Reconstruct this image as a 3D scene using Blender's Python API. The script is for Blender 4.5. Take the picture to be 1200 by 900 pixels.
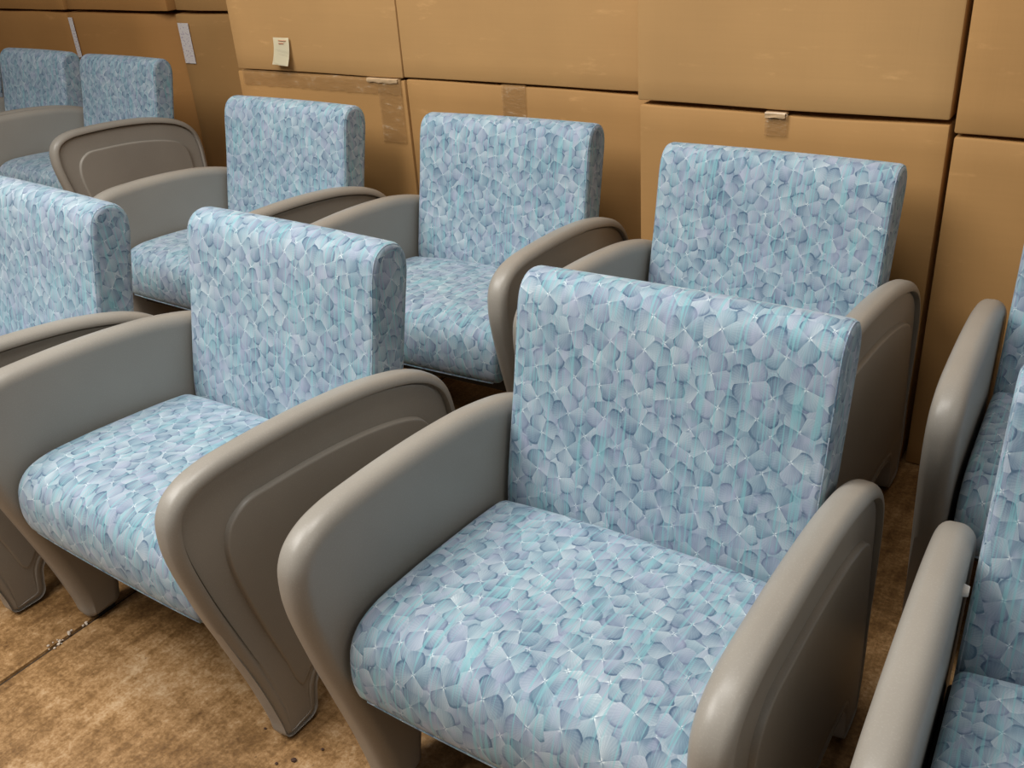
import bpy, bmesh, math, random
from mathutils import Vector, Matrix

# ------------------------------------------------------------------ clear
for o in list(bpy.data.objects):
    bpy.data.objects.remove(o)
scene = bpy.context.scene
C = scene.collection
random.seed(7)

# ------------------------------------------------------------------ camera
F_PX = 1122.65
CAM = Vector((0.584, -0.6744, 1.4081))
PITCH, YAW, ROLL = 0.4879, 0.6224, -0.0736
fw = Vector((-math.sin(YAW) * math.cos(PITCH), math.cos(YAW) * math.cos(PITCH), -math.sin(PITCH)))
rt = Vector((math.cos(YAW), math.sin(YAW), 0))
up = rt.cross(fw)
r2 = rt * math.cos(ROLL) + up * math.sin(ROLL)
u2 = up * math.cos(ROLL) - rt * math.sin(ROLL)
cam_data = bpy.data.cameras.new('camera')
cam_data.sensor_width = 36
cam_data.lens = F_PX / 1200 * 36
cam_data.clip_start = 0.02
cam = bpy.data.objects.new('camera', cam_data)
M = Matrix(((r2.x, u2.x, -fw.x, CAM.x), (r2.y, u2.y, -fw.y, CAM.y), (r2.z, u2.z, -fw.z, CAM.z), (0, 0, 0, 1)))
cam.matrix_world = M
C.objects.link(cam)
scene.camera = cam

# ------------------------------------------------------------------ world, lights, exposure
world = bpy.data.worlds.new('world')
scene.world = world
world.use_nodes = True
bg = world.node_tree.nodes['Background']
bg.inputs[0].default_value = (1.0, 0.97, 0.93, 1)
bg.inputs[1].default_value = 0.10


def area(name, loc, target, sx, sy, power, col=(1, 0.97, 0.92)):
    d = bpy.data.lights.new(name, 'AREA')
    d.shape = 'RECTANGLE'
    d.size, d.size_y = sx, sy
    d.energy = power
    d.color = col
    o = bpy.data.objects.new(name, d)
    o.location = loc
    o.rotation_euler = (Vector(target) - Vector(loc)).to_track_quat('-Z', 'Y').to_euler()
    C.objects.link(o)
    return o


area('unseen_overhead_light', (-1.9, -1.2, 3.3), (-0.8, 0.4, 0.3), 2.2, 1.6, 108)
area('unseen_overhead_light', (-0.5, 0.2, 3.5), (-0.5, 0.3, 0), 1.8, 0.8, 46)
area('unseen_overhead_light', (3.6, -0.6, 3.3), (0.0, 0.5, 0.3), 2.2, 1.6, 18)  # added unseen fill from the right, brightens the right-facing arm faces
scene.view_settings.view_transform = 'Standard'
scene.view_settings.look = 'None'
scene.view_settings.gamma = 1
scene.view_settings.exposure = 0.28
scene.view_settings.use_curve_mapping = False


# ------------------------------------------------------------------ node helpers
class NT:
    def __init__(self, name):
        self.m = bpy.data.materials.new(name)
        self.m.use_nodes = True
        self.t = self.m.node_tree
        self.t.nodes.clear()
        self.out = self.t.nodes.new('ShaderNodeOutputMaterial')
        self.bsdf = self.t.nodes.new('ShaderNodeBsdfPrincipled')
        self.t.links.new(self.bsdf.outputs[0], self.out.inputs[0])

    def n(self, kind, **kw):
        nd = self.t.nodes.new(kind)
        for k, v in kw.items():
            setattr(nd, k, v)
        return nd

    def put(self, sock, v):
        if hasattr(v, 'is_output'):
            self.t.links.new(v, sock)
        else:
            sock.default_value = v

    def math(self, op, a, b=None, c=None, clamp=False):
        nd = self.n('ShaderNodeMath', operation=op, use_clamp=clamp)
        self.put(nd.inputs[0], a)
        if b is not None:
            self.put(nd.inputs[1], b)
        if c is not None:
            self.put(nd.inputs[2], c)
        return nd.outputs[0]

    def vmath(self, op, a, b=None):
        nd = self.n('ShaderNodeVectorMath', operation=op)
        self.put(nd.inputs[0], a)
        if b is not None:
            self.put(nd.inputs[1], b)
        return nd.outputs['Value'] if op in ('DOT_PRODUCT', 'LENGTH') else nd.outputs[0]

    def mixf(self, f, a, b):
        nd = self.n('ShaderNodeMix', data_type='FLOAT')
        self.put(nd.inputs[0], f)
        self.put(nd.inputs[2], a)
        self.put(nd.inputs[3], b)
        return nd.outputs[0]

    def mixc(self, f, a, b, blend='MIX'):
        nd = self.n('ShaderNodeMix', data_type='RGBA', blend_type=blend)
        self.put(nd.inputs[0], f)
        self.put(nd.inputs[6], a if hasattr(a, 'is_output') else (*a, 1))
        self.put(nd.inputs[7], b if hasattr(b, 'is_output') else (*b, 1))
        return nd.outputs[2]

    def noise(self, vec, scale, detail=2, rough=0.5, dims='3D'):
        nd = self.n('ShaderNodeTexNoise', noise_dimensions=dims)
        if vec is not None:
            self.put(nd.inputs['Vector'], vec)
        nd.inputs['Scale'].default_value = scale
        nd.inputs['Detail'].default_value = detail
        nd.inputs['Roughness'].default_value = rough
        return nd.outputs['Fac']

    def ramp(self, f, stops):
        nd = self.n('ShaderNodeValToRGB')
        self.put(nd.inputs[0], f)
        el = nd.color_ramp.elements
        while len(el) < len(stops):
            el.new(0.5)
        for e, (p, c) in zip(el, stops):
            e.position = p
            e.color = (*c, 1) if len(c) == 3 else c
        return nd.outputs[0]

    def smooth(self, v, lo, hi, a=0.0, b=1.0):
        nd = self.n('ShaderNodeMapRange', interpolation_type='SMOOTHSTEP')
        self.put(nd.inputs[0], v)
        nd.inputs[1].default_value = lo
        nd.inputs[2].default_value = hi
        nd.inputs[3].default_value = a
        nd.inputs[4].default_value = b
        return nd.outputs[0]

    def bump(self, h, strength, dist=0.001):
        nd = self.n('ShaderNodeBump')
        nd.inputs['Strength'].default_value = strength
        nd.inputs['Distance'].default_value = dist
        self.put(nd.inputs['Height'], h)
        self.t.links.new(nd.outputs[0], self.bsdf.inputs['Normal'])

    def set(self, **kw):
        for k, v in kw.items():
            k = k.replace('_', ' ')
            s = self.bsdf.inputs[k]
            self.put(s, (*v, 1) if isinstance(v, tuple) and len(v) == 3 else v)
        return self.m


def fabric_material():
    g = NT('woven_circle_fabric')
    tc = g.n('ShaderNodeTexCoord')
    oi = g.n('ShaderNodeObjectInfo')
    off = g.vmath('SCALE', (3.7, 7.3, 0))
    offn = off.node
    g.put(offn.inputs['Scale'], oi.outputs['Random'])
    uv = g.vmath('ADD', tc.outputs['UV'], off)
    S = 16.0
    sc = g.vmath('MULTIPLY', uv, (S, S, 0))
    val = g.math('MULTIPLY_ADD', g.noise(sc, 1.6, 1), 0.3, 0.35)
    tint = g.noise(sc, 0.7, 1)
    # quatrefoils: four overlapping discs meet in a bright point; three offset layers overlap
    for i, (ox, oy) in enumerate(((0.25, 0.77), (0.5, 0.5), (0.0, 0.0))):
        p = g.vmath('ADD', sc, (ox + 13 * i, oy + 7 * i, 0))
        v = g.n('ShaderNodeTexVoronoi', voronoi_dimensions='2D', feature='F1')
        g.put(v.inputs['Vector'], p)
        v.inputs['Scale'].default_value = 1.0
        v.inputs['Randomness'].default_value = 0.38
        d = g.vmath('SUBTRACT', p, v.outputs['Position'])
        sep = g.n('ShaderNodeSeparateColor')
        g.put(sep.inputs[0], v.outputs['Color'])
        rr, gg, bb = sep.outputs
        ang = g.math('MULTIPLY_ADD', rr, 1.1, -0.55)
        ca, sa = g.math('COSINE', ang), g.math('SINE', ang)
        sx = g.n('ShaderNodeSeparateXYZ')
        g.put(sx.inputs[0], d)
        x0, y0 = sx.outputs[0], sx.outputs[1]
        xr = g.math('SUBTRACT', g.math('MULTIPLY', x0, ca), g.math('MULTIPLY', y0, sa))
        yr = g.math('ADD', g.math('MULTIPLY', x0, sa), g.math('MULTIPLY', y0, ca))
        ax, ay = g.math('ABSOLUTE', xr), g.math('ABSOLUTE', yr)
        along, across = g.math('MAXIMUM', ax, ay), g.math('MINIMUM', ax, ay)
        horiz = g.math('GREATER_THAN', ax, ay)
        sgn = g.math('GREATER_THAN', g.mixf(horiz, yr, xr), 0.0)
        pid = g.math('FRACT', g.math('ADD', g.math('MULTIPLY', bb, 7.3), g.math('ADD', g.math('MULTIPLY', horiz, 0.37), g.math('MULTIPLY', sgn, 0.61))))
        R = 0.285
        da = g.math('SUBTRACT', along, 0.285)
        dist = g.math('SQRT', g.math('ADD', g.math('MULTIPLY', da, da), g.math('MULTIPLY', across, across)))
        fan = g.math('SINE', g.math('MULTIPLY', g.math('ARCTAN2', yr, xr), 40.0))
        sg2 = g.math('MULTIPLY_ADD', sgn, 2.0, -1.0)
        acs = g.math('MULTIPLY', sg2, g.mixf(horiz, g.math('MULTIPLY', xr, -1.0), yr))
        flip = g.math('MULTIPLY_ADD', g.math('GREATER_THAN', gg, 0.5), 2.0, -1.0)
        fa = g.math('MULTIPLY', flip, g.math('ARCTAN2', acs, along))          # angle inside the fan, -45..45 degrees
        lv = g.smooth(fa, -0.75, 0.75, 0.64, 0.38)
        out = g.smooth(along, 0.30, 0.57, 0.0, -0.10)
        star = g.smooth(along, 0.0, 0.085, 0.45, 0.0)
        rim = g.math('MULTIPLY', g.smooth(dist, R - 0.10, R - 0.01, 0.0, -0.42), g.smooth(fa, -0.1, 0.5))
        edge = g.math('MULTIPLY', g.smooth(dist, R - 0.05, R - 0.01, 0.0, 0.09), g.smooth(fa, 0.0, -0.4))
        lv = g.math('ADD', g.math('ADD', lv, star), g.math('ADD', rim, edge))
        lv = g.math('ADD', lv, g.math('MULTIPLY_ADD', fan, 0.035, out))
        lv = g.math('ADD', lv, g.math('MULTIPLY_ADD', pid, 0.24, -0.12))
        mask = g.smooth(dist, R - 0.025, R, 1.0, 0.0)
        val = g.mixf(mask, val, lv)
        tint = g.mixf(mask, tint, g.math('FRACT', g.math('MULTIPLY', pid, 3.7)))
    big = g.noise(uv, 9.0, 2)
    val = g.math('ADD', val, g.math('MULTIPLY_ADD', big, 0.45, -0.22))
    thread = g.noise(g.vmath('MULTIPLY', uv, (520, 30, 0)), 1.0, 1)
    val = g.math('ADD', val, g.math('MULTIPLY_ADD', thread, 0.20, -0.10))
    col = g.ramp(val, [(0.05, (0.075, 0.128, 0.205)), (0.33, (0.172, 0.246, 0.330)), (0.55, (0.280, 0.362, 0.435)),
                       (0.78, (0.405, 0.485, 0.545)), (1.0, (0.70, 0.78, 0.81))])
    col = g.mixc(g.math('MULTIPLY', g.smooth(tint, 0.62, 0.75), 0.30), col, (0.33, 0.35, 0.48))
    col = g.mixc(g.math('MULTIPLY', g.smooth(tint, 0.32, 0.20), 0.16), col, (0.24, 0.42, 0.48))
    # teal and lilac yarn streaks running along the cloth
    st = g.noise(g.vmath('MULTIPLY', uv, (210, 7, 0)), 1.0, 2)
    stm = g.math('MULTIPLY', g.smooth(st, 0.53, 0.64), 0.55)
    col = g.mixc(stm, col, (0.20, 0.48, 0.52))
    li = g.noise(g.vmath('MULTIPLY', g.vmath('ADD', uv, (5.1, 2.2, 0)), (46, 20, 0)), 1.0, 2)
    col = g.mixc(g.math('MULTIPLY', g.smooth(li, 0.52, 0.72), 0.40), col, (0.40, 0.41, 0.55))
    we = g.noise(g.vmath('MULTIPLY', uv, (700, 700, 0)), 1.0, 2)
    g.bump(we, 0.35, 0.0008)
    return g.set(Base_Color=col, Roughness=0.85, Sheen_Weight=0.15, Sheen_Roughness=0.5, Specular_IOR_Level=0.25)


def plastic_material():
    g = NT('warm_grey_moulded_plastic')
    tc = g.n('ShaderNodeTexCoord')
    big = g.noise(tc.outputs['Object'], 5, 3)
    fine = g.noise(tc.outputs['Object'], 420, 2)
    col = g.ramp(big, [(0.25, (0.285, 0.260, 0.225)), (0.75, (0.325, 0.300, 0.262))])
    col = g.mixc(g.math('MULTIPLY', g.smooth(fine, 0.5, 0.75), 0.25), col, (0.42, 0.385, 0.335))
    g.bump(fine, 0.12, 0.0006)
    rg = g.math('MULTIPLY_ADD', big, 0.10, 0.33)
    return g.set(Base_Color=col, Roughness=rg, Specular_IOR_Level=0.45)


def simple(name, col, rough=0.6, scale=60, amt=0.25, **kw):
    g = NT(name)
    tc = g.n('ShaderNodeTexCoord')
    f = g.noise(tc.outputs['Object'], scale, 3)
    c = g.mixc(f, tuple(v * (1 - amt) for v in col), tuple(min(1, v * (1 + amt)) for v in col))
    g.bump(f, 0.1, 0.001)
    return g.set(Base_Color=c, Roughness=rough, **kw)


def cardboard_material(name, tint):
    g = NT(name)
    tc = g.n('ShaderNodeTexCoord')
    oi = g.n('ShaderNodeObjectInfo')
    off = g.vmath('SCALE', (9.1, 4.3, 6.7))
    g.put(off.node.inputs['Scale'], oi.outputs['Random'])
    p = g.vmath('ADD', tc.outputs['Object'], off)
    big = g.noise(p, 2.2, 3)
    fib = g.noise(g.vmath('MULTIPLY', p, (4, 4, 130)), 1.0, 3)
    flute = g.noise(g.vmath('MULTIPLY', p, (160, 160, 1.5)), 1.0, 1)
    scuff = g.noise(g.vmath('MULTIPLY', p, (3, 3, 11)), 2.0, 5, 0.65)
    col = g.ramp(big, [(0.25, tuple(v * 0.88 for v in tint)), (0.75, tuple(v * 1.08 for v in tint))])
    col = g.mixc(g.math('MULTIPLY', fib, 0.22), col, tuple(v * 0.72 for v in tint))
    col = g.mixc(g.smooth(scuff, 0.60, 0.80, 0.0, 0.45), col, tuple(min(1, v * 1.5 + 0.03) for v in tint))
    g.bump(g.math('ADD', g.math('MULTIPLY', flute, 0.6), g.math('MULTIPLY', big, 2.0)), 0.25, 0.002)
    return g.set(Base_Color=col, Roughness=0.72, Specular_IOR_Level=0.35)


def floor_material():
    g = NT('stained_concrete')
    tc = g.n('ShaderNodeTexCoord')
    p = tc.outputs['Object']
    big = g.noise(p, 2.6, 5, 0.6)
    mid = g.noise(p, 22, 8, 0.74)
    fine = g.noise(p, 120, 4, 0.7)
    str_ = g.noise(g.vmath('MULTIPLY', p, (42, 3.0, 1)), 1.0, 4, 0.65)
    v = g.math('ADD', g.math('MULTIPLY', big, 0.45), g.math('MULTIPLY', mid, 0.42))
    v = g.math('ADD', v, g.math('MULTIPLY_ADD', fine, 0.30, -0.15))
    v = g.math('ADD', v, g.math('MULTIPLY_ADD', str_, 0.22, -0.11))
    col = g.ramp(v, [(0.31, (0.10, 0.046, 0.013)), (0.41, (0.225, 0.118, 0.040)), (0.48, (0.36, 0.205, 0.085)), (0.58, (0.54, 0.37, 0.21))])
    sp = g.n('ShaderNodeTexVoronoi', feature='F1')
    g.put(sp.inputs['Vector'], p)
    sp.inputs['Scale'].default_value = 46
    spm = g.math('MULTIPLY', g.smooth(sp.outputs['Distance'], 0.05, 0.16, 1.0, 0.0), g.smooth(mid, 0.5, 0.6))
    col = g.mixc(g.math('MULTIPLY', spm, 0.7), col, (0.06, 0.03, 0.012))
    g.bump(g.math('ADD', fine, mid), 0.3, 0.002)
    return g.set(Base_Color=col, Roughness=g.math('MULTIPLY_ADD', mid, 0.3, 0.33))


def tape_material():
    g = NT('clear_packing_tape')
    tc = g.n('ShaderNodeTexCoord')
    p = tc.outputs['Object']
    wr = g.noise(g.vmath('MULTIPLY', p, (18, 18, 55)), 1.0, 5, 0.7)
    col = g.ramp(wr, [(0.35, (0.36, 0.20, 0.078)), (0.58, (0.42, 0.245, 0.105)), (0.70, (0.74, 0.60, 0.42))])
    g.bump(wr, 0.8, 0.006)
    return g.set(Base_Color=col, Roughness=0.2, Alpha=0.42, Specular_IOR_Level=0.6)


def label_material(name, scale, paper, ink, amount):
    g = NT(name)
    tc = g.n('ShaderNodeTexCoord')
    p = tc.outputs['Object']
    a = g.noise(g.vmath('MULTIPLY', p, scale), 1.0, 2)
    m = g.math('MULTIPLY', g.smooth(a, 0.56, 0.62), amount)
    return g.set(Base_Color=g.mixc(m, paper, ink), Roughness=0.6)


MAT = dict(
    fabric=fabric_material(), plastic=plastic_material(),
    dark=simple('dark_frame_paint', (0.03, 0.028, 0.026), 0.7),
    rubber=simple('black_rubber', (0.012, 0.012, 0.012), 0.8),
    bolt=simple('white_bolt_cap', (0.62, 0.58, 0.53), 0.45),
    box_a=cardboard_material('brown_cardboard', (0.435, 0.238, 0.085)),
    box_b=cardboard_material('tan_cardboard', (0.465, 0.268, 0.105)),
    box_c=cardboard_material('orange_brown_cardboard', (0.44, 0.215, 0.066)),
    floor=floor_material(), tape=tape_material(),
    joint=simple('dirty_joint_filler', (0.03, 0.018, 0.009), 0.9),
    label=label_material('printed_shipping_label', (90, 10, 130), (0.72, 0.66, 0.63), (0.42, 0.33, 0.42), 0.7),
    note=label_material('sticky_note_paper', (1, 1, 0), (0.85, 0.78, 0.56), (0.85, 0.78, 0.56), 0.0),
    ink=simple('orange_pen_ink', (0.72, 0.30, 0.17), 0.7),
    wall=simple('painted_block_wall', (0.42, 0.36, 0.28), 0.8, 8),
    torn=simple('torn_tape_and_glint', (0.50, 0.345, 0.20), 0.3),  # pale colour for torn tape and for a painted tape highlight
    chip=simple('pale_grit', (0.62, 0.52, 0.42), 0.9),
    crumb=simple('dark_grit', (0.06, 0.03, 0.02), 0.9),
)


# ------------------------------------------------------------------ mesh helpers
def obj(name, me, mat, parent=None):
    o = bpy.data.objects.new(name, me)
    if mat is not None and not me.materials:
        me.materials.append(mat)
    C.objects.link(o)
    if parent is not None:
        o.parent = parent
    return o


def tag(o, label=None, cat=None, group=None, kind=None):
    if label:
        o['label'] = label
    if cat:
        o['category'] = cat
    if group:
        o['group'] = group
    if kind:
        o['kind'] = kind
    return o


def empty(name, loc=(0, 0, 0), rz=0):
    o = bpy.data.objects.new(name, None)
    o.empty_display_size = 0.05
    o.location = loc
    o.rotation_euler = (0, 0, rz)
    C.objects.link(o)
    return o


def catmull(pts, step):
    """closed Catmull-Rom through pts, resampled at about `step`."""
    n = len(pts)
    fine = []
    for i in range(n):
        p0, p1, p2, p3 = (Vector(pts[(i + k - 1) % n]) for k in range(4))
        t1 = max((p1 - p0).length, 1e-5) ** 0.5
        t2 = t1 + max((p2 - p1).length, 1e-5) ** 0.5
        t3 = t2 + max((p3 - p2).length, 1e-5) ** 0.5
        for s in range(16):
            t = t1 + (t2 - t1) * s / 16
            A1 = p0 * ((t1 - t) / t1) + p1 * (t / t1)
            A2 = p1 * ((t2 - t) / (t2 - t1)) + p2 * ((t - t1) / (t2 - t1))
            A3 = p2 * ((t3 - t) / (t3 - t2)) + p3 * ((t - t2) / (t3 - t2))
            B1 = A1 * ((t2 - t) / t2) + A2 * (t / t2)
            B2 = A2 * ((t3 - t) / (t3 - t1)) + A3 * ((t - t1) / (t3 - t1))
            fine.append(B1 * ((t2 - t) / (t2 - t1)) + B2 * ((t - t1) / (t2 - t1)))
    L = [0.0]
    for i in range(len(fine)):
        L.append(L[-1] + (fine[(i + 1) % len(fine)] - fine[i]).length)
    N = max(12, int(L[-1] / step))
    out, j = [], 0
    for k in range(N):
        d = L[-1] * k / N
        while L[j + 1] < d:
            j += 1
        f = (d - L[j]) / max(L[j + 1] - L[j], 1e-9)
        out.append(fine[j].lerp(fine[(j + 1) % len(fine)], f))
    return out


def ccw(pl):
    a = sum(pl[i].x * pl[(i + 1) % len(pl)].y - pl[(i + 1) % len(pl)].x * pl[i].y for i in range(len(pl)))
    return pl if a > 0 else pl[::-1]


def insetter(pl):
    """returns f(d): loop inset by d, eased where the outline bends tightly."""
    n = len(pl)
    nor, rad = [], []
    for i in range(n):
        a, b, c = pl[i - 1], pl[i], pl[(i + 1) % n]
        t = (c - a).normalized()
        nor.append(Vector((-t.y, t.x)))
        e1, e2 = (b - a), (c - b)
        cr = e1.x * e2.y - e1.y * e2.x
        th = math.atan2(cr, e1.dot(e2))
        rad.append((e1.length + e2.length) / 2 / th if th > 1e-4 else 99.0)

    def f(d):
        lim = [min(d, 0.8 * r) for r in rad]
        for _ in range(3):
            lim = [min(lim[i - 1], lim[i], lim[(i + 1) % n]) for i in range(n)]
        for _ in range(8):
            lim = [(lim[i - 1] + lim[i] + lim[(i + 1) % n]) / 3 for i in range(n)]
        return [pl[i] + nor[i] * lim[i] for i in range(n)]
    return f


def slab(pl, sections, deform=None, capinset=0.004):
    """outline pl (y,z) swept over sections [(x, inset)...]; capped at both ends."""
    pl = ccw(pl)
    ins = insetter(pl)
    n = len(pl)
    arc = [0.0]
    for i in range(n):
        arc.append(arc[-1] + (pl[(i + 1) % n] - pl[i]).length)
    secs = [(sections[0][0], sections[0][1] + capinset)] + list(sections) + [(sections[-1][0], sections[-1][1] + capinset)]
    bm = bmesh.new()
    uvl = bm.loops.layers.uv.new('UVMap')
    rows, us = [], []
    u = secs[0][0]
    for k, (x, d) in enumerate(secs):
        if k:
            u += math.hypot(x - secs[k - 1][0], d - secs[k - 1][1])
        us.append(u)
        row = []
        for q in ins(d):
            v = Vector((x, q.x, q.y))
            if deform:
                v = deform(v)
            row.append(bm.verts.new(v))
        rows.append(row)
    for k in range(len(rows) - 1):
        for i in range(n):
            j = (i + 1) % n
            f = bm.faces.new((rows[k][i], rows[k][j], rows[k + 1][j], rows[k + 1][i]))
            f.smooth = True
            for lp, (uu, vv) in zip(f.loops, ((us[k], arc[i]), (us[k], arc[i + 1]), (us[k + 1], arc[i + 1]), (us[k + 1], arc[i]))):
                lp[uvl].uv = (uu, vv)
    for row in (rows[0], rows[-1]):
        f = bm.faces.new(row)
        f.smooth = True
        for lp in f.loops:
            lp[uvl].uv = (lp.vert.co.y, lp.vert.co.z + 1.3)
    bmesh.ops.recalc_face_normals(bm, faces=bm.faces)
    me = bpy.data.meshes.new('slab')
    bm.to_mesh(me)
    bm.free()
    me.set_sharp_from_angle(angle=math.radians(50))
    return me


def box_mesh(x0, x1, y0, y1, z0, z1, bev=0.0, seg=2):
    bm = bmesh.new()
    r = bmesh.ops.create_cube(bm, size=1)
    for v in r['verts']:
        v.co = Vector(((x0 + x1) / 2 + v.co.x * (x1 - x0), (y0 + y1) / 2 + v.co.y * (y1 - y0), (z0 + z1) / 2 + v.co.z * (z1 - z0)))
    if bev:
        bmesh.ops.bevel(bm, geom=list(bm.edges), offset=bev, segments=seg, profile=0.5, affect='EDGES')
    me = bpy.data.meshes.new('box')
    bm.to_mesh(me)
    bm.free()
    return me


def tube_mesh(path, rad, sides=8, closed=True):
    bm = bmesh.new()
    uvl = bm.loops.layers.uv.new('UVMap')
    n = len(path)
    rings = []
    for i in range(n):
        a = path[i - 1] if (closed or i) else path[i]
        b = path[(i + 1) % n] if (closed or i < n - 1) else path[i]
        t = (b - a).normalized()
        ref = Vector((1, 0, 0)) if abs(t.x) < 0.9 else Vector((0, 0, 1))
        e1 = t.cross(ref).normalized()
        e2 = t.cross(e1)
        rings.append([bm.verts.new(path[i] + (e1 * math.cos(k * 2 * math.pi / sides) + e2 * math.sin(k * 2 * math.pi / sides)) * rad) for k in range(sides)])
    for i in range(n if closed else n - 1):
        for k in range(sides):
            f = bm.faces.new((rings[i][k], rings[i][(k + 1) % sides], rings[(i + 1) % n][(k + 1) % sides], rings[(i + 1) % n][k]))
            f.smooth = True
            for lp in f.loops:
                lp[uvl].uv = (lp.vert.co.x + lp.vert.co.y, lp.vert.co.z)
    if not closed:
        bm.faces.new(rings[0])
        bm.faces.new(rings[-1])
    bmesh.ops.recalc_face_normals(bm, faces=bm.faces)
    me = bpy.data.meshes.new('tube')
    bm.to_mesh(me)
    bm.free()
    return me


# ------------------------------------------------------------------ floor and wall
JX = -1.186           # saw-cut joint in the slab runs along y
bm = bmesh.new()
xs = [(-9, 0), (JX - 0.006, 0), (JX - 0.004, -0.006), (JX + 0.004, -0.006), (JX + 0.006, 0), (6, 0)]
lo = [bm.verts.new((x, -7, z)) for x, z in xs]
hi = [bm.verts.new((x, 5, z)) for x, z in xs]
for i in range(len(xs) - 1):
    bm.faces.new((lo[i], lo[i + 1], hi[i + 1], hi[i]))
me = bpy.data.meshes.new('floor')
bm.to_mesh(me)
bm.free()
floor = tag(obj('floor', me, MAT['floor']), 'brown stained concrete floor with a saw-cut joint', None, None, 'structure')
jf = obj('joint_filler', box_mesh(JX - 0.0042, JX + 0.0042, -7, 5, -0.02, -0.0052), MAT['joint'], floor)
tag(obj('wall_back', box_mesh(-9, 6, 4.2, 4.35, 0, 4.5), MAT['wall']), 'plain painted wall behind the boxes', None, None, 'structure')


# ------------------------------------------------------------------ cardboard boxes
def carton_body(w, d, h, seed, dent=None):
    """open-seamed carton: base at z=0, front face at y=0, x from 0 to w; faces bulge a little."""
    rnd = random.Random(seed)
    nx, nz, ny = 14, 14, 4
    ph = [rnd.uniform(0, 6.28) for _ in range(6)]
    bulge = rnd.uniform(0.003, 0.007)

    def shp(x, y, z):
        u, v = x / w, z / h
        b = math.sin(math.pi * u) * math.sin(math.pi * v)
        yy = y
        if y < d / 2:
            yy -= bulge * b + 0.0016 * math.sin(5 * u + ph[0]) * math.sin(4 * v + ph[1])
        zz = z + (0.0022 * math.sin(4.2 * u + ph[2]) + 0.0012 * math.sin(11 * u + ph[3])) * (v if z > 0 else 0)
        if z == 0:
            zz = 0.0022 * abs(math.sin(3.7 * u + ph[4]))
        if dent:
            dx, dd = dent
            if x > dx and y < d / 2:
                yy += dd * (x - dx) / (w - dx)
        return Vector((x, yy, zz))
    bm = bmesh.new()
    vs = {}

    def vert(i, j, k):
        if (i, j, k) not in vs:
            vs[(i, j, k)] = bm.verts.new(shp(w * i / nx, d * j / ny, h * k / nz))
        return vs[(i, j, k)]
    for i in range(nx):
        for k in range(nz):
            for j in (0, ny):
                bm.faces.new((vert(i, j, k), vert(i + 1, j, k), vert(i + 1, j, k + 1), vert(i, j, k + 1)))
    for j in range(ny):
        for k in range(nz):
            for i in (0, nx):
                bm.faces.new((vert(i, j, k), vert(i, j + 1, k), vert(i, j + 1, k + 1), vert(i, j, k + 1)))
    for i in range(nx):
        for j in range(ny):
            for k in (0, nz):
                bm.faces.new((vert(i, j, k), vert(i + 1, j, k), vert(i + 1, j + 1, k), vert(i, j + 1, k)))
    bmesh.ops.recalc_face_normals(bm, faces=bm.faces)
    ed = [e for e in bm.edges if len(e.link_faces) == 2 and e.calc_face_angle() > 1.0]
    bmesh.ops.bevel(bm, geom=ed, offset=0.005, segments=2, profile=0.5, affect='EDGES')
    for f in bm.faces:
        f.smooth = True
    me = bpy.data.meshes.new('carton')
    bm.to_mesh(me)
    bm.free()
    me.set_sharp_from_angle(angle=math.radians(40))
    return me


def tape_strip(w, h, seed, amp=0.0012):
    """crinkled strip standing in the xz plane, centred on x, from z=0 down to -h, curling over the edge at the top."""
    rnd = random.Random(seed)
    nx, nz = max(4, int(w / 0.012)), max(4, int(h / 0.012))
    bm = bmesh.new()
    g = [[None] * (nz + 2) for _ in range(nx + 1)]
    for i in range(nx + 1):
        for k in range(nz + 2):
            x = -w / 2 + w * i / nx
            if k == nz + 1:
                co = (x, 0.03, 0.0062)
            else:
                z = -h + (h + 0.004) * k / nz
                co = (x + rnd.uniform(-1, 1) * 0.0008, -0.0012 - rnd.random() * amp, z + (rnd.uniform(-1, 1) * 0.002 if k == 0 else 0))
            g[i][k] = bm.verts.new(co)
    for i in range(nx):
        for k in range(nz + 1):
            f = bm.faces.new((g[i][k], g[i + 1][k], g[i + 1][k + 1], g[i][k + 1]))
            f.smooth = True
    me = bpy.data.meshes.new('tape')
    bm.to_mesh(me)
    bm.free()
    return me


def carton(x0, x1, yf, z0, z1, depth, mat, label, seed, tapes=(), labels=(), dent=None, rz=0.0, torn=()):
    r = empty('cardboard_box', (x0, yf, z0), rz)
    tag(r, label, 'box', 'stacked cardboard boxes behind the chairs')
    w, h = x1 - x0, z1 - z0
    obj('body', carton_body(w, depth, h, seed, dent), mat, r)
    for (tx, tw, th, ts) in tapes:
        o = obj('tape', tape_strip(tw, th, ts), MAT['tape'], r)
        o.location = (tx, -0.004, h)
    for (tx, tw, th, ts) in torn:  # torn tape bits, plus one strip painted as a gloss highlight
        o = obj('torn_tape_or_glint', tape_strip(tw, th, ts, 0.003), MAT['torn'], r)
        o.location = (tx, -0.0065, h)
    for (lx0, lx1, lz0, lz1) in labels:
        me = box_mesh(lx0, lx1, -0.0085, -0.0078, lz0, lz1)
        obj('shipping_label', me, MAT['label'], r)
    return r


YL, YR, YB = 1.75, 1.59, 2.45
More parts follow.
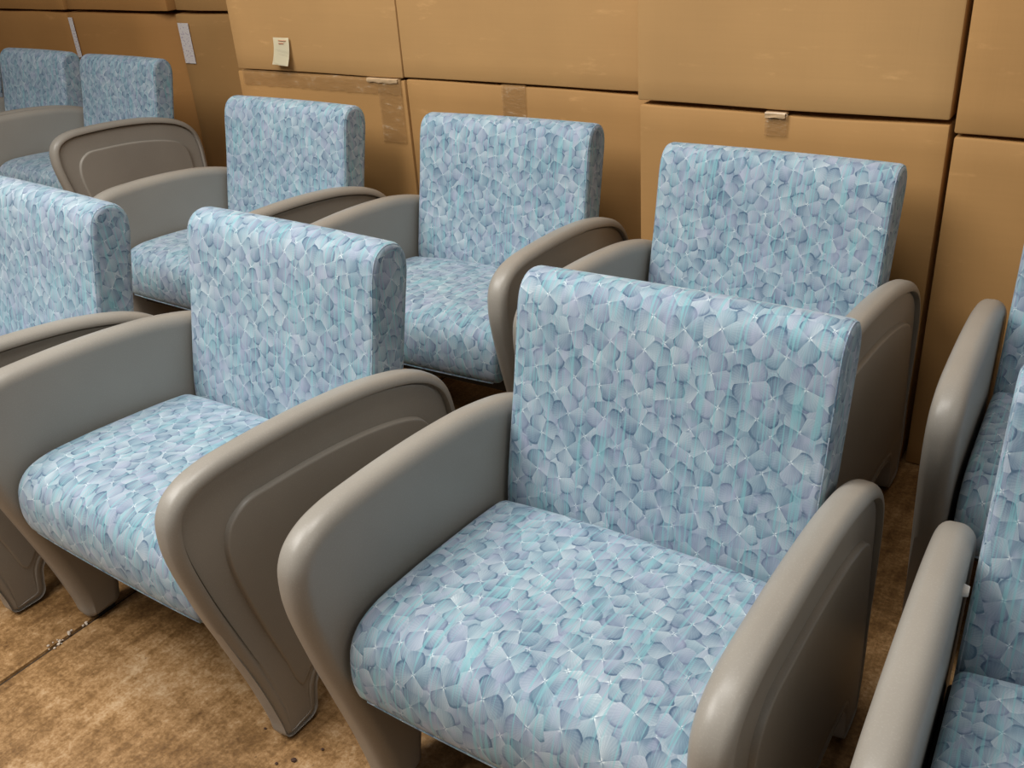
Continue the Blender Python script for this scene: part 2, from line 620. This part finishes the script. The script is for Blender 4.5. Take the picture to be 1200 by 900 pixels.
# lower row
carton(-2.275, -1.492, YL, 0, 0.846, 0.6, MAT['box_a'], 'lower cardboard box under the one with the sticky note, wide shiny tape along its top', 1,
       tapes=((0.40, 0.74, 0.045, 1), (0.72, 0.10, 0.20, 2)), torn=((0.695, 0.13, 0.008, 42),))  # pale strip here is a painted gloss highlight on the tape
carton(-1.484, -0.600, YL, 0, 0.850, 0.6, MAT['box_a'], 'lower cardboard box with a short crinkled tape tail, behind two chair backs', 2,
       tapes=((0.415, 0.085, 0.085, 3),))
carton(-0.570, 0.182, YR, 0, 0.862, 0.6, MAT['box_a'], 'lower cardboard box with torn white tape bridging its top seam', 3,
       tapes=((0.365, 0.055, 0.05, 4),), torn=((0.362, 0.05, 0.007, 41),))
carton(0.194, 0.960, YR - 0.005, 0, 0.838, 0.6, MAT['box_a'], 'lower cardboard box with no tape, beside the one with torn white tape', 4)
carton(0.972, 1.74, YR, 0, 0.842, 0.6, MAT['box_a'], 'lower cardboard box at the end of the row, half hidden by a chair back', 5)
# upper row
carton(-2.265, -1.493, YL - 0.004, 0.853, 1.70, 0.6, MAT['box_b'], 'upper cardboard box with a small sticky note on its face', 11)
carton(-1.490, -0.605, YL - 0.002, 0.857, 1.70, 0.6, MAT['box_b'], 'upper cardboard box resting on the one with the crinkled tape tail', 12)
carton(-0.576, 0.180, YR - 0.003, 0.872, 1.72, 0.6, MAT['box_b'], 'upper cardboard box resting on the one with torn white tape', 13)
carton(0.192, 0.960, YR - 0.006, 0.846, 1.70, 0.6, MAT['box_a'], 'upper cardboard box on the untaped box, beside the stack with torn white tape', 14)
carton(0.970, 1.74, YR, 0.850, 1.70, 0.6, MAT['box_a'], 'upper cardboard box at the end of the row over a chair back', 15)
# far stack by the left row of chairs
carton(-3.490, -2.69, YB + 0.02, 0, 0.925, 0.6, MAT['box_a'], 'lower far cardboard box with a broad white shipping label', 21,
       labels=((0.012, 0.088, 0.70, 0.885),))
carton(-4.335, -3.525, YB, 0, 0.920, 0.6, MAT['box_c'], 'lower far cardboard box with a creased corner and a narrow white label', 22,
       labels=((0.008, 0.044, 0.70, 0.90),), dent=(0.61, 0.09))
carton(-5.20, -4.375, YB + 0.02, 0, 0.918, 0.6, MAT['box_c'], 'lower far cardboard box without a label, beside the creased one', 23)
carton(-6.05, -5.24, YB + 0.02, 0, 0.918, 0.6, MAT['box_c'], 'lower far cardboard box at the end of the far stack', 24)
carton(-3.490, -2.69, YB + 0.03, 0.938, 1.8, 0.6, MAT['box_a'], 'upper far cardboard box resting on the one with a broad white label', 25)
carton(-4.335, -3.530, YB + 0.01, 0.935, 1.8, 0.6, MAT['box_c'], 'upper far cardboard box resting on the creased box', 26)
carton(-5.20, -4.385, YB + 0.02, 0.930, 1.8, 0.6, MAT['box_c'], 'upper far cardboard box resting on the unlabelled far box', 27)
carton(-6.05, -5.24, YB + 0.02, 0.930, 1.8, 0.6, MAT['box_c'], 'upper far cardboard box at the end of the far stack', 28)

# sticky note, bottom edge curling off the box
bm = bmesh.new()
uvl = bm.loops.layers.uv.new('UVMap')
nn = 10
rows = []
for k in range(nn + 1):
    t = k / nn
    z = -0.086 * t
    y = -0.0015 - 0.020 * t ** 2.2
    rows.append((bm.verts.new((-0.037 - 0.004 * t, y, z)), bm.verts.new((0.037 - 0.003 * t, y, z - 0.004 * t))))
for k in range(nn):
    f = bm.faces.new((rows[k][0], rows[k][1], rows[k + 1][1], rows[k + 1][0]))
    f.smooth = True
    for lp, uv in zip(f.loops, ((0, 1 - k / nn), (1, 1 - k / nn), (1, 1 - (k + 1) / nn), (0, 1 - (k + 1) / nn))):
        lp[uvl].uv = uv
bmesh.ops.solidify(bm, geom=list(bm.faces), thickness=0.0012)
me = bpy.data.meshes.new('note')
bm.to_mesh(me)
bm.free()
note = tag(obj('sticky_note', me, MAT['note']), 'small pale yellow sticky note curling off a cardboard box', 'note')
note.location = (-2.008, YL - 0.0135, 0.968)
for k, (xa, xb, zz) in enumerate(((-0.012, 0.024, -0.010), (-0.012, 0.012, -0.019))):
    pth = [Vector((xa + (xb - xa) * i / 14, -0.0034 - 0.0008 * k, zz + 0.0022 * math.sin(i * 1.9 + k))) for i in range(15)]
    obj('handwriting', tube_mesh(pth, 0.0012, 5, False), MAT['ink'], note)

# ------------------------------------------------------------------ the armchair
WI, T = 0.286, 0.054
ARM = catmull([(.125, 0), (.155, 0), (.182, .002), (.197, .014), (.203, .04), (.212, .075), (.240, .103), (.30, .113), (.40, .115), (.52, .113),
               (.572, .100), (.590, .070), (.595, .03), (.604, .006), (.63, 0), (.660, 0), (.683, .010), (.691, .05), (.697, .2), (.700, .35),
               (.696, .43), (.677, .490), (.640, .531), (.58, .564), (.466, .595), (.36, .610), (.26, .618), (.17, .621), (.10, .620),
               (.055, .611), (.022, .592), (.004, .565), (-.002, .53), (.000, .485), (.022, .38), (.052, .27), (.085, .15), (.109, .04), (.114, .008)], 0.009)
PANEL = catmull([(.166, .100), (.148, .17), (.124, .26), (.105, .34), (.090, .42), (.090, .465), (.105, .503), (.145, .527), (.20, .528), (.345, .519),
                 (.478, .498), (.560, .473), (.592, .452), (.612, .415), (.620, .35), (.622, .22), (.614, .18), (.585, .165), (.40, .163), (.27, .158),
                 (.22, .135), (.190, .100), (.176, .090)], 0.010)
BACK = catmull([(.488, .30), (.489, .36), (.493, .42), (.507, .49), (.522, .556), (.537, .62), (.553, .70), (.564, .755), (.577, .786), (.598, .802),
                (.623, .805), (.648, .796), (.664, .773), (.666, .745), (.652, .68), (.622, .55), (.597, .42), (.583, .30), (.57, .285), (.51, .285)], 0.011)
SEAT = catmull([(.058, .297), (.047, .325), (.046, .365), (.056, .403), (.08, .428), (.12, .440), (.20, .440), (.30, .433), (.42, .421), (.470, .411),
                (.484, .395), (.485, .32), (.475, .296), (.30, .292), (.10, .292)], 0.011)


def arm_sections():
    ri, ro = 0.025, 0.020         # soft inner roll, tighter outer roll (x radius)
    secs = []
    for k in range(9):
        a = math.pi / 2 * k / 8
        secs.append((ri * (1 - math.sin(a)), 0.026 * (1 - math.cos(a))))
    secs = secs[::-1]             # from inner face (x=0, inset .036) to the crown
    for k in range(1, 7):
        a = math.pi / 2 * k / 6
        secs.append((T - ro + ro * math.sin(a), 0.020 * (1 - math.cos(a))))
    secs.append((T - 0.0005, 0.0215))
    secs.append((T - 0.015, 0.0225))   # narrow shadow groove behind the rim
    secs.append((T - 0.015, 0.0262))
    secs.append((T - 0.0105, 0.0272))
    secs.append((T - 0.010, 0.0300))
    return secs


def mirror_mesh(me):
    m = me.copy()
    m.transform(Matrix.Diagonal((-1, 1, 1, 1)))
    m.flip_normals()
    return m


def arm_def(v):
    """the rim groove and recess die away towards the foot"""
    xl = v.x - WI
    for q in (0.015, 0.0105, 0.010):
        if abs(T - q - xl) < 1e-6:
            k = max(0.0, min(1.0, (v.z - 0.10) / 0.34))
            k = 0.1 + 0.9 * k * k * (3 - 2 * k)
            return Vector((WI + T - q * k, v.y, v.z))
    return v


arm_r = slab(ARM, [(WI + x, d) for x, d in arm_sections()], arm_def)
arm_r.materials.append(MAT['plastic'])
arm_l = mirror_mesh(arm_r)
xo = WI + T - 0.010
pan_r = slab(PANEL, [(xo - 0.002, 0.0), (xo + 0.0005, 0.0004), (xo + 0.0088, 0.0022), (xo + 0.0104, 0.0036), (xo + 0.0108, 0.006)])
pan_r.materials.append(MAT['plastic'])
pan_l = mirror_mesh(pan_r)


def cush_sections(w, r, n=9):
    s = []
    for k in range(6):
        a = math.pi / 2 * k / 5
        s.append((-w + r * (1 - math.sin(a)), r * (1 - math.cos(a))))
    s = s[::-1]
    s = [(-w + r * (1 - math.cos(math.pi / 2 * k / 5)), r * (1 - math.sin(math.pi / 2 * k / 5))) for k in range(6)]
    mid = [(-w + r + (2 * w - 2 * r) * k / (n + 1), 0.0) for k in range(1, n + 1)]
    return s + mid + [(-x, d) for x, d in s[::-1]]


def back_def(v):
    c = 1 - min(1, (v.x / 0.276) ** 2)
    front = 1 if v.y < 0.60 and v.z < 0.79 else 0
    return Vector((v.x, v.y - 0.006 * c * front * min(1, max(0, (0.79 - v.z) / 0.1)), v.z + 0.003 * c * (1 if v.z > 0.77 else 0)))


def seat_def(v):
    c = 1 - min(1, abs(v.x / 0.272) ** 3)
    k = max(0.0, min(1.0, (v.z - 0.33) / 0.09))
    return Vector((v.x, v.y - 0.004 * c * (1 if v.y < 0.1 else 0), v.z + 0.011 * c * k))


back_me = slab(BACK, cush_sections(0.277, 0.013), back_def)
back_me.materials.append(MAT['fabric'])
seat_me = slab(SEAT, cush_sections(0.276, 0.016), seat_def)
seat_me.materials.append(MAT['fabric'])
bl = insetter(ccw(BACK))(0.0043)
pip_r = tube_mesh([Vector((0.2722, q.x, q.y)) for q in bl], 0.0020, 6)
pip_r.materials.append(MAT['fabric'])
pip_l = mirror_mesh(pip_r)
sp_me = tube_mesh([Vector((-0.255 + 0.510 * i / 24, 0.0575 - 0.004 * (1 - abs(-1 + i / 12) ** 3), 0.2955)) for i in range(25)], 0.0022, 7, False)
sp_me.materials.append(MAT['fabric'])
base_me = box_mesh(-0.285, 0.285, 0.11, 0.50, 0.245, 0.291, 0.004)
base_me.materials.append(MAT['dark'])
rail_me = box_mesh(-0.285, 0.285, 0.50, 0.58, 0.20, 0.284, 0.006)
rail_me.materials.append(MAT['dark'])
gl_f = box_mesh(-0.016, 0.016, 0.135, 0.178, -0.0055, 0.004, 0.002)
gl_r = box_mesh(-0.016, 0.016, 0.618, 0.665, -0.0055, 0.004, 0.002)
for m_ in (gl_f, gl_r):
    m_.materials.append(MAT['rubber'])


def armchair(loc, rz, label, group):
    r = empty('armchair', (loc[0], loc[1], 0.0055), rz)
    tag(r, label, 'armchair', group)
    s = obj('seat', seat_me, None, r)
    obj('piping', sp_me, None, s)
    b = obj('backrest', back_me, None, r)
    obj('piping', pip_r, None, b)
    obj('piping', pip_l, None, b)
    obj('seat_frame', base_me, None, r)
    obj('back_rail', rail_me, None, r)
    for sx, am, pm in ((-1, arm_l, pan_l), (1, arm_r, pan_r)):
        a = obj('arm', am, None, r)
        obj('side_panel', pm, None, a)
        for gm in (gl_f, gl_r):
            g = obj('foot_glide', gm, None, a)
            g.location.x = sx * (WI + T / 2)
    return r


FR = 'armchairs in the front row'
BR = 'armchairs in the row against the boxes'
LR = 'armchairs in the far row by the labelled boxes'
P = 'blue patterned armchair with grey arms '
chairs = {
    'A': armchair((0.0, 0.0), 0.012, P + 'in the front row, beside the crumbs on the floor', FR),
    'B': armchair((-0.8875, -0.007), -0.026, P + 'in the front row, one foot on the floor joint', FR),
    'C': armchair((-1.700, -0.0536), -0.0735, P + 'in the front row, just across the floor joint', FR),
    'J': armchair((0.797, -0.024), 0.053, P + 'in the front row, white bolt cap inside one arm', FR),
    'F': armchair((-1.807, 0.9215), -0.0085, P + 'against the boxes, below the sticky note', BR),
    'E': armchair((-0.928, 0.9327), 0.0478, P + 'second along the boxes from the sticky note', BR),
    'D': armchair((-0.156, 0.8298), -0.0148, P + 'against the box with torn white tape', BR),
    'K': armchair((0.692, 0.8064), 0.0437, P + 'at the end of the row against the boxes', BR),
    'G': armchair((-3.358, 1.4086), -0.0284, P + 'in the far row, beside the broad white label', LR),
    'H': armchair((-4.062, 1.439), -0.0259, P + 'in the middle of the far row', LR),
    'I': armchair((-4.79, 1.46), -0.02, P + 'last in the far row, only a sliver showing', LR),
}
# bolt cap on the inside of one arm
bm = bmesh.new()
bmesh.ops.create_cone(bm, cap_ends=True, segments=16, radius1=0.009, radius2=0.007, depth=0.008)
bmesh.ops.rotate(bm, verts=bm.verts, cent=(0, 0, 0), matrix=Matrix.Rotation(math.pi / 2, 3, 'Y'))
me = bpy.data.meshes.new('bolt')
bm.to_mesh(me)
bm.free()
bolt_arm = [c for c in chairs['J'].children if c.name.startswith('arm')][0]
bo = obj('bolt_cap', me, MAT['bolt'], bolt_arm)
bo['label'] = 'pale round bolt cap'
bo.location = (-WI + 0.0035, 0.47, 0.545)


# ------------------------------------------------------------------ grit on the floor
def crumb_mesh(seed, s):
    rnd = random.Random(seed)
    bm = bmesh.new()
    bmesh.ops.create_icosphere(bm, subdivisions=1, radius=s)
    for v in bm.verts:
        v.co *= rnd.uniform(0.7, 1.2)
        v.co.z = max(v.co.z * 0.6 + s * 0.45, 0)
    me = bpy.data.meshes.new('crumb')
    bm.to_mesh(me)
    bm.free()
    return me


for k, (x, y, s) in enumerate(((-0.560, 0.118, .0045), (-0.507, 0.075, .006), (-0.530, 0.052, .0035), (-0.61, 0.10, .003), (-0.478, 0.12, .0035))):
    o = tag(obj('floor_crumb', crumb_mesh(k, s), MAT['crumb']), 'small dark crumb of grit on the bare concrete floor', 'crumb', 'crumbs on the floor')
    o.location = (x, y, 0)
for k in range(16):
    o = tag(obj('concrete_chip', crumb_mesh(30 + k, random.uniform(.002, .0055)), MAT['chip']), 'tiny pale concrete chip lying along the floor joint', 'chip', 'chips along the floor joint')
    o.location = (JX + random.uniform(-0.014, 0.012), random.uniform(0.01, 0.11), 0)
